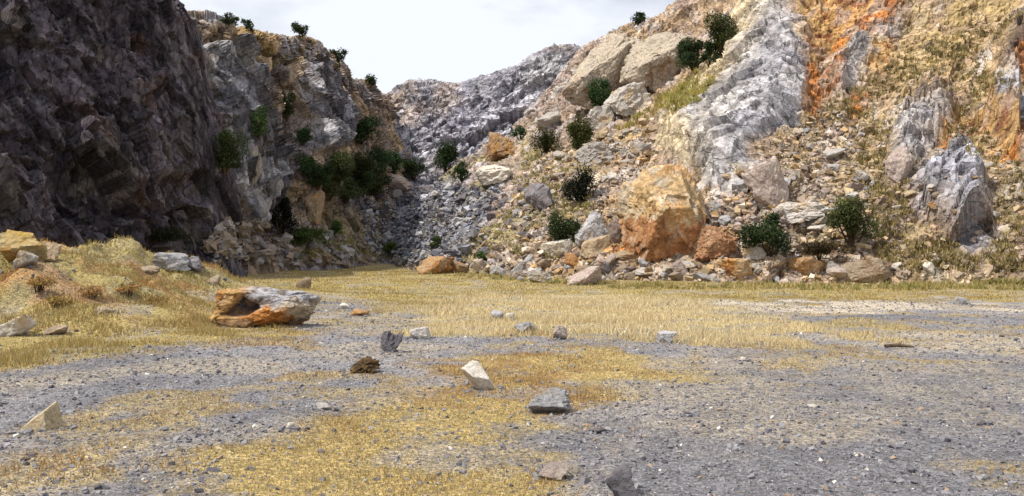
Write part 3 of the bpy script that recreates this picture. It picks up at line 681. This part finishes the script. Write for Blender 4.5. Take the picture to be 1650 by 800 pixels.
# ------------------------------------------------------------------ bushes and trees
leaf_mat = plain_mat('leaves', .7, True); wood = rock_mat('bark', (.09, .06, .04), (.12, .09, .06), (.06, .04, .03), .2, 6)
def tube(p0, p1, r0, r1, n=6):
    p0 = np.array(p0, float); p1 = np.array(p1, float); d = p1 - p0; d /= np.linalg.norm(d) + 1e-9
    a = np.cross(d, [0, 1, .3]); a /= np.linalg.norm(a); b = np.cross(d, a); t = np.arange(n) * 2 * math.pi / n
    ring = np.cos(t)[:, None] * a + np.sin(t)[:, None] * b
    V = np.concatenate([p0 + ring * r0, p1 + ring * r1]); i = np.arange(n); j = (i + 1) % n
    return V, np.stack([i, j, j + n, i + n], 1)
def joinm(parts):
    V = []; Fc = []; k = 0
    for v, f in parts: V.append(v); Fc.append(f + k); k += len(v)
    return np.concatenate(V), np.concatenate(Fc)
def foliage(w, h, n, leaf, seed, tone, trunk=.0, flatb=.25, dep=.8):
    r = np.random.default_rng(seed); nl = max(5, int(7 + w * 1.1))
    c = r.normal(size=(nl, 3)); c /= np.linalg.norm(c, axis=1, keepdims=True); c *= r.uniform(.25, .82, (nl, 1)); rr = r.uniform(.22, .6, nl); tone = np.array(tone) * r.uniform(.8, 1.3) * np.array([r.uniform(.85, 1.35), 1, r.uniform(.8, 1.1)])
    li = r.integers(0, nl, n); d = r.normal(size=(n, 3)); d /= np.linalg.norm(d, axis=1, keepdims=True)
    p = c[li] + d * (rr[li] * r.uniform(.25, 1.08, n) ** .5)[:, None]
    p += .05 * r.normal(size=(n, 3)); sp = r.uniform(size=n) > .93; p[sp] *= r.uniform(1., 1.3, (sp.sum(), 1))
    p = p * np.array([w / 2, w / 2 * dep, h / 2 * (1 - trunk * .5)]); z0 = h / 2 * (1 + trunk * .5)
    for k3, lim in ((0, w / 2), (1, w / 2 * dep), (2, h / 2 * (1 - trunk * .5))): p[:, k3] *= lim / np.percentile(np.abs(p[:, k3]), 98)
    p[:, 2] += z0; keep = p[:, 2] > .02 * h; p = p[keep]; li = li[keep]; n = len(p)
    a = r.normal(size=(n, 3)); a /= np.linalg.norm(a, axis=1, keepdims=True); b = np.cross(a, r.normal(size=(n, 3))); b /= np.linalg.norm(b, axis=1, keepdims=True)
    s = leaf * r.uniform(.6, 1.4, (n, 1))
    V = np.stack([p - a * s, p + b * s * .5, p + a * s, p - b * s * .5], 1).reshape(-1, 3)
    lt = r.uniform(.55, 1.35, nl)[li] * r.uniform(.55, 1.5, n)
    C = np.repeat(np.array(tone)[None] * lt[:, None] * r.uniform(.85, 1.15, (n, 3)), 4, 0)
    return V, np.arange(4 * n).reshape(-1, 4), C, c * np.array([w / 2, w / 2 * dep, h / 2 * (1 - trunk * .5)]) + np.array([0, 0, z0])
DG = (.042, .068, .024); MG = (.06, .09, .028); OG = (.075, .085, .025)
def bush(px, py, w, h, label, tone=DG, name='bush', dens=1., trunk=0., group=None, dep=.6):
    hit = cast(px, py); _seed[0] += 1; ridge = 'ridge' in label.split(' under')[0] and py < 165 or 'skyline above' in label
    if ridge:                                               # stands on the skyline: find the crest under it
        q = py - 90
        while cast(px, q) is None: q += 1
        hit = cast(px, q + 3)
    if hit is None: print('NO HIT', label); return
    p = hit[0]; k = p.y / F; ww, hh = w * k, h * k
    off = Vector((0, 0, .1 + (0 if trunk else .16) * hh)) if ridge else (p - Vector((0, 0, EYE))).normalized() * ww * .36 - Vector((0, 0, .1 * hh)) * 0
    root = bpy.data.objects.new(name, None); COL.objects.link(root); root.location = p - off; tag(root, label, name.replace('_', ' '), group)
    leaf = max(.025 if name == 'plant_clump' else .07, .0011 * p.y); n = int(np.clip(dens * 4.5 * ww * hh / leaf ** 2, 700, 14000))
    V, Fc, C, cen = foliage(ww, hh, n, leaf, _seed[0], tone, trunk, dep=dep)
    mk('crown' if name == 'tree' else 'foliage', V, Fc, leaf_mat, False, C, root)
    parts = []
    r0 = max(.03, hh * .035)
    if trunk:
        parts.append(tube((0, 0, -1.2), (0.05 * ww, 0, hh * trunk), r0 * 1.4, r0))
        for c in cen[:6]: parts.append(tube((0.05 * ww, 0, hh * trunk * .9), c, r0 * .7, r0 * .2))
    else:
        for c in cen: c = c * np.random.default_rng(_seed[0]).uniform(.9, 1.25); parts.append(tube((off.x + c[0] * .1, off.y + c[1] * .1, off.z - .3), c, r0, r0 * .25))
    Vt, Ft = joinm(parts); mk('trunk' if name == 'tree' else 'stem', Vt, Ft, wood, True, None, root)
for a in [
    (580, 228, 62, 46, 'dark bush above the gully thicket, under the left ridge', DG),
    (666, 288, 48, 30, 'low dark bush between the thicket and the round gully bush', DG),
    (717, 274, 44, 44, 'round dark green bush in the middle of the gully', DG),
    (745, 290, 26, 32, 'small dark bush beside the whitish gully slab', DG),
    (930, 240, 44, 54, 'leafy green bush halfway up the right slope', MG),
    (878, 246, 42, 36, 'sparse olive bush left of the leafy green one', OG),
    (934, 325, 50, 58, 'almost black round bush on the scree', (.018, .02, .012)),
    (906, 392, 52, 44, 'sloping dark bush above the foot boulders', DG),
    (963, 172, 42, 42, 'dark bush at the foot of the tall tan block', DG),
    (1038, 145, 30, 24, 'small dark bush under the second tan block', DG),
    (838, 222, 24, 16, 'little dark bush at the edge of the grey back hill', DG),
    (1120, 112, 60, 56, 'dark bush lower on the diagonal above the grassy strip', DG),
    (1162, 84, 50, 58, 'dark bush higher on the diagonal beside the grey slab', DG),
    (1143, 102, 38, 34, 'smaller dark bush between the two diagonal bushes', DG),
    (1236, 408, 74, 60, 'dense dark bush behind the orange fronted boulder', DG),
    (1373, 392, 72, 68, 'rounded green bush above the big brown boulder', MG),
    (362, 272, 56, 82, 'bush growing out of the edge of the shaded cliff', DG),
    (418, 220, 28, 50, 'narrow bush in the cleft of the left ridge', MG),
    (462, 190, 30, 40, 'dark scrub in the upper cleft beside the grey spur', DG),
    (452, 378, 46, 62, 'black shrub filling the hollow below the left spur', (.015, .016, .012)),
    (488, 232, 26, 26, 'dark scrub at the base of the grey spur', DG),
    (703, 398, 24, 18, 'small green shrub in the grey gully bottom', MG),
    (540, 378, 20, 22, 'small green shrub on the left apron', MG),
    (628, 412, 30, 20, 'bright green low shrub where the gully meets the floor', (.07, .11, .025)),
    (492, 394, 62, 26, 'bright green low shrub below the black shrub', (.08, .12, .03)),
    (778, 420, 24, 14, 'little dark shrub behind the boulder row', MG),
    (1320, 412, 90, 26, 'low brownish scrub between the twin bushes', (.05, .045, .025)),
    (545, 116, 26, 22, 'dark bush on the falling ridge right of the lone tree', DG),
    (370, 54, 28, 20, 'round bush on the ridge beside the shaded cliff', DG),
    (398, 68, 20, 20, 'ball shaped bush on the ridge, second from the shaded cliff', DG),
    (597, 156, 18, 18, 'small bush at the low end of the left ridge', MG),
    (1028, 40, 26, 24, 'bush on the skyline above the two tan blocks', DG),
    (262, 390, 70, 26, 'dark low scrub along the foot of the shaded cliff', (.03, .034, .016)),
    ]:
    bush(*a)
for a in [(60, 462, 46, 15), (150, 476, 52, 16), (205, 470, 46, 14), (95, 492, 44, 14), (250, 492, 50, 15)]:
    bush(*a, 'low dry orange brown plant clump growing on the grassy bank', random.choice([(.27, .19, .08), (.29, .23, .09), (.22, .18, .075)]), 'plant_clump', .35, group='dry plant clumps on the bank', dep=.8)
for a in [(512, 300, 44, 40), (530, 318, 50, 46), (556, 322, 52, 44), (585, 312, 50, 44), (612, 300, 46, 40), (545, 292, 48, 44), (575, 284, 54, 46), (606, 278, 50, 44), (632, 282, 34, 36), (498, 282, 34, 34), (600, 314, 44, 34)]:
    bush(*a, 'dark green bush of the dense thicket in the gully', DG, group='bushes of the gully thicket', dep=.9)
bush(481, 66, 28, 24, 'lone small flat crowned tree on the left ridge top', DG, 'tree', 1., .35)
bush(568, 134, 14, 16, 'tiny sparse sapling on the falling left ridge', OG, 'tree', .3, .4)

# ------------------------------------------------------------------ loose stuff
def stones(P, S, colr, name, label, mat):
    n = len(P); base = np.array([[x, y, z] for x in (-1, 1) for y in (-1, 1) for z in (-1, 1)], float) * .72
    f = np.array([[0, 1, 3, 2], [4, 6, 7, 5], [0, 4, 5, 1], [2, 3, 7, 6], [0, 2, 6, 4], [1, 5, 7, 3]])
    V = base[None] * RNG.uniform(.6, 1.25, (n, 1, 3)) + RNG.uniform(-.38, .38, (n, 8, 3))
    Q, _ = np.linalg.qr(RNG.normal(size=(n, 3, 3)))
    V = np.einsum('nij,nkj->nki', Q, V); V[..., 2] *= .85
    V = V * S[:, None, None] + P[:, None, :]
    Fc = (f[None] + (np.arange(n) * 8)[:, None, None]).reshape(-1, 4)
    o = mk(name, V.reshape(-1, 3), Fc, mat, False, np.repeat(colr, 8, 0)); return tag(o, label, name, kind='stuff')
stone_mat = plain_mat('loose_stone')
n = 120000
th = RNG.uniform(-.66, .66, n); r = 4.6 * np.exp(RNG.uniform(0, 1, n) ** .8 * math.log(30 / 4.6))
x, y = np.sin(th) * r, np.cos(th) * r
gm_, sd_, *_r = grass_mask(x, y); k = RNG.uniform(size=n) > gm_ * .75
x, y, r = x[k], y[k], r[k]; z = ground_h(x, y); n = len(x)
S = np.minimum(.004 + .0026 * RNG.pareto(2., n), .02) * (1 + .03 * r)
ex = [o for o in COL.objects if o.get('category') == 'rock' and o.location.y < 30 and not o.get('group')]; ex = [(o, max(o.dimensions.x, .1)) for o in ex]
bx = np.concatenate([o.location.x + RNG.normal(size=60) * d * .5 for o, d in ex]); by = np.concatenate([o.location.y + RNG.normal(size=60) * d * .5 for o, d in ex])
x = np.concatenate([x, bx]); y = np.concatenate([y, by]); r = np.hypot(x, y); z = ground_h(x, y); S = np.concatenate([S, (.006 + .004 * RNG.pareto(2., len(bx))).clip(0, .03) * (1 + .03 * r[n:])]); n = len(x)
gcol = mix((.125, .12, .132), (.265, .253, .262), RNG.uniform(size=n) ** 1.5); w = RNG.uniform(size=n) > .988; gcol[w] = (.58, .54, .48); w = RNG.uniform(size=n) > .95; gcol[w] = (.30, .22, .16); w = RNG.uniform(size=n) > .95; gcol[w] = (.06, .057, .068)
stones(np.stack([x, y, z + S * .15], 1), S, gcol, 'gravel', 'loose grey gravel scattered over the quarry floor', stone_mat)

def rays(n, poly):
    xs = [p[0] for p in poly]; ys = [p[1] for p in poly]; out = []; nn = []
    X = RNG.uniform(min(xs), max(xs), n * 3); Y = RNG.uniform(min(ys), max(ys), n * 3); ok = polysd(X, Y, poly) > 0
    for a, b in list(zip(X[ok], Y[ok]))[:n]:
        h = cast(a, b)
        if h: out.append(h[0][:]); nn.append(h[1][:])
    return np.array(out), np.array(nn)
def rubble(n, poly, lo, hi, cols, name, label):
    P, N = rays(n, poly); pq = CX + F * P[:, 0] / P[:, 1]; pr = CY - F * (P[:, 2] - EYE) / P[:, 1]; k = np.ones(len(P), bool)
    for pl in CROPS + [SLAB]: k &= polysd(pq, pr, pl) < -2
    P = P[k]; N = N[k]; m = len(P); S = np.minimum(lo + (hi - lo) * .25 * RNG.pareto(2.2, m), hi)
    c = np.array(cols)[RNG.integers(0, len(cols), m)] * RNG.uniform(.65, 1.3, (m, 1))
    return stones(P + N * S[:, None] * .2, S, c, name, label, stone_mat)
rubble(2200, [(1400, 200), (1700, 150), (1700, 450), (1400, 450)], .03, .16, [(.46, .38, .26), (.40, .29, .17), (.34, .27, .2), (.24, .18, .13)], 'rubble', 'small tan stones between the grass tufts under the right outcrops')
rubble(6500, [(740, 432), (800, 330), (880, 230), (1060, 190), (1060, 265), (1150, 310), (1240, 240), (1330, 170), (1400, 200), (1400, 450), (900, 452)], .03, .24,
       [(.50, .43, .34), (.44, .33, .20), (.38, .29, .22), (.30, .26, .24), (.36, .24, .12), (.22, .17, .13)], 'rubble', 'tan and pale broken stones strewn over the right slope')
rubble(4200, [(570, 320), (640, 300), (740, 300), (810, 300), (770, 380), (740, 425), (640, 425), (600, 415)], .04, .3,
       [(.14, .14, .17), (.21, .21, .235), (.33, .325, .34), (.09, .09, .11), (.24, .21, .18)], 'rubble', 'grey broken stones filling the gully bottom')
rubble(2500, [(330, 405), (350, 360), (480, 350), (560, 380), (660, 420), (480, 430)], .05, .35,
       [(.26, .20, .15), (.20, .16, .125), (.26, .24, .235)], 'rubble', 'brownish broken stones on the left apron')

grass_mat = plain_mat('dry_grass_blades', .85, True)
def blades(P, H, Wd, colr, name, label, lean=.45):
    n = len(P); a = RNG.uniform(0, 6.28, n); b = RNG.uniform(0, 6.28, n); l = RNG.uniform(0, lean, n) * H * RNG.uniform(.5, 1.5, n)
    side = np.stack([np.cos(a), np.sin(a), 0 * a], 1) * Wd[:, None]
    tip = P + np.stack([np.cos(b) * l, np.sin(b) * l, H], 1)
    V = np.stack([P - side, P + side, tip], 1).reshape(-1, 3)
    o = mk(name, V, np.arange(3 * n).reshape(-1, 3), grass_mat, False, np.repeat(colr, 3, 0)); return tag(o, label, 'grass', kind='stuff')
n = 640000
th = RNG.uniform(-.68, .68, n); r = 4.6 * np.exp(RNG.uniform(0, 1, n) ** .75 * math.log(75 / 4.6))
x, y = np.sin(th) * r, np.cos(th) * r
gm_, sd_, nr_, md_, lf_, tl_ = grass_mask(x, y)
k = RNG.uniform(size=n) < gm_ ** 1.3 * np.where(r < 14, .9, 1) * np.where(y > 30, .7, 1)
x, y, r, nr_, md_, lf_, tl_ = (v[k] for v in (x, y, r, nr_, md_, lf_, tl_)); n = len(x); z = ground_h(x, y)
P2 = np.stack([x, y, 0 * x], 1); q = fbm(P2 * 1.1, 3, 701)
cl = ss(-.15, .45, fbm(P2 * 1.6, 3, 741)); H = RNG.uniform(.01, .045, n) * (1 + .5 * q) + tl_ * RNG.uniform(.01, .2, n) * ss(-.4, .5, fbm(P2 * .45, 3, 733)) * (.4 + .6 * cl) + md_ * RNG.uniform(.0, .07, n) * (.4 + .6 * cl) + lf_ * RNG.uniform(0.01, .14, n) * ss(-.3, .4, q)
c = mix((.43, .325, .15), (.35, .215, .09), ss(.0, .9, q + .5 * RNG.normal(size=n))); bkb = ss(.15, .6, z) * (x < -3); c = mix(c, mix((.33, .265, .10), (.36, .21, .08), ss(-.1, .35, fbm(P2 * .7, 4, 640))), bkb * .8); c = mix(c, (.36, .30, .11), np.clip(md_ + lf_ - bkb, 0, 1) * ss(0, .6, RNG.uniform(size=n) * 1.2 - .3))
c = mix(c, (.70, .58, .37), tl_ * RNG.uniform(.5, 1, n)); c *= RNG.uniform(.7, 1.25, (n, 1))
blades(np.stack([x, y, z - .005], 1), H, .0018 + .0005 * r, c, 'grass', 'dry yellow and ochre grass growing over the quarry floor', 1.)
def tufts(n, poly, hmin, hmax, cols, label, per=14):
    P, N = rays(n, poly); k = fbm(P * .55, 3, 777) + .25 * RNG.normal(size=len(P)) > -.05
    pq = CX + F * P[:, 0] / P[:, 1]; pr = CY - F * (P[:, 2] - EYE) / P[:, 1]
    for pl in CROPS: k &= polysd(pq, pr, pl) < 0
    P = P[k]; m = len(P); s = RNG.uniform(hmin, hmax, m)
    P = np.repeat(P, per, 0) + RNG.normal(size=(m * per, 3)) * np.repeat(s, per)[:, None] * np.array([.35, .35, .08]); H = np.repeat(s, per) * RNG.uniform(.4, 1.1, m * per)
    c = np.repeat(np.array(cols)[RNG.integers(0, len(cols), m)], per, 0) * RNG.uniform(.65, 1.3, (m * per, 1))
    blades(P, H, .035 + 0 * H, c, 'grass', label, .9)
tufts(4200, [(1330, 170), (1450, 90), (1700, 0), (1700, 440), (1420, 435), (1400, 330)], .1, .36, [(.34, .26, .10), (.20, .16, .06), (.13, .11, .04), (.44, .35, .17)], 'olive and straw grass tufts spread over the right slope')
tufts(700, [(985, 215), (1050, 165), (1120, 115), (1160, 110), (1130, 160), (1060, 195)], .2, .5, [(.44, .36, .10), (.36, .33, .09), (.30, .27, .08)], 'yellow grass in the strip under the diagonal bushes')
tufts(1500, [(640, 428), (860, 452), (1000, 458), (1450, 460), (1700, 450), (1700, 470), (1000, 466), (700, 445)], .06, .3, [(.38, .31, .12), (.42, .34, .15), (.27, .25, .08)], 'greenish grass fringe before the foot boulders')
tufts(700, [(770, 400), (850, 250), (900, 240), (960, 330), (900, 420)], .12, .4, [(.32, .28, .10), (.22, .2, .07), (.38, .32, .13)], 'olive grass tufts on the gully side of the slope')
tufts(500, [(460, 395), (560, 385), (640, 418), (480, 420)], .15, .4, [(.28, .28, .07), (.36, .3, .1)], 'greenish grass on the left apron')

# stick
hit = cast(1448, 562); Vt, Ft = joinm([tube((-.22, 0, .04), (.02, .03, .05), .03, .035), tube((.02, .03, .05), (.24, -.02, .03), .035, .015), tube((0, .03, .05), (.1, .1, .1), .015, .006)])
o = mk('stick', Vt, Ft, wood, True); o.location = hit[0]; tag(o, 'short dark stick lying at the pale sand edge', 'stick')

# ------------------------------------------------------------------ sky, sun, camera
EL = math.radians(57); az = np.array([-.9, -.44]); az /= np.linalg.norm(az)
sd = Vector((az[0] * math.cos(EL), az[1] * math.cos(EL), math.sin(EL)))
L = bpy.data.lights.new('sun', 'SUN'); L.energy = 5.0; L.angle = math.radians(.5); L.color = (1, .95, .87)
so = bpy.data.objects.new('sun', L); COL.objects.link(so); so.rotation_euler = (-sd).to_track_quat('-Z', 'Y').to_euler()
w = bpy.data.worlds.new('World'); scene.world = w; w.use_nodes = True; nt = w.node_tree; nt.nodes.clear()
out = nt.nodes.new('ShaderNodeOutputWorld'); bg = nt.nodes.new('ShaderNodeBackground'); sky = nt.nodes.new('ShaderNodeTexSky'); sky.sky_type = 'NISHITA'
sky.sun_disc = False; sky.sun_elevation = EL; sky.sun_rotation = math.atan2(sd.x, sd.y); sky.dust_density = 2.
tc = nt.nodes.new('ShaderNodeTexCoord'); mp = nt.nodes.new('ShaderNodeMapping'); mp.inputs['Scale'].default_value = (1.2, 1.2, 3.2)
nz = nt.nodes.new('ShaderNodeTexNoise'); nz.inputs['Scale'].default_value = 2.6; nz.inputs['Detail'].default_value = 7; nz.inputs['Roughness'].default_value = .55
rp = nt.nodes.new('ShaderNodeMapRange'); rp.inputs[1].default_value = .30; rp.inputs[2].default_value = .5; rp.inputs[3].default_value = .5
mx = nt.nodes.new('ShaderNodeMix'); mx.data_type = 'RGBA'; mx.inputs[7].default_value = (9.9, 10.35, 11.2, 1)
for a, b in ((tc.outputs['Generated'], mp.inputs[0]), (mp.outputs[0], nz.inputs[0]), (nz.outputs[0], rp.inputs[0]), (rp.outputs[0], mx.inputs[0]), (sky.outputs[0], mx.inputs[6]), (mx.outputs[2], bg.inputs[0]), (bg.outputs[0], out.inputs[0])):
    nt.links.new(a, b)
bg.inputs[1].default_value = .09
cam = bpy.data.cameras.new('camera'); co = bpy.data.objects.new('camera', cam); COL.objects.link(co); co.location = (0, 0, EYE); co.rotation_euler = (math.pi / 2, 0, 0)
cam.sensor_width = 36; cam.lens = 36 * F / 1650; cam.clip_start = .1; cam.clip_end = 4000; scene.camera = co
vs = scene.view_settings; vs.view_transform = 'Standard'; vs.look = 'None'; vs.exposure = .08; vs.gamma = 1; vs.use_curve_mapping = False
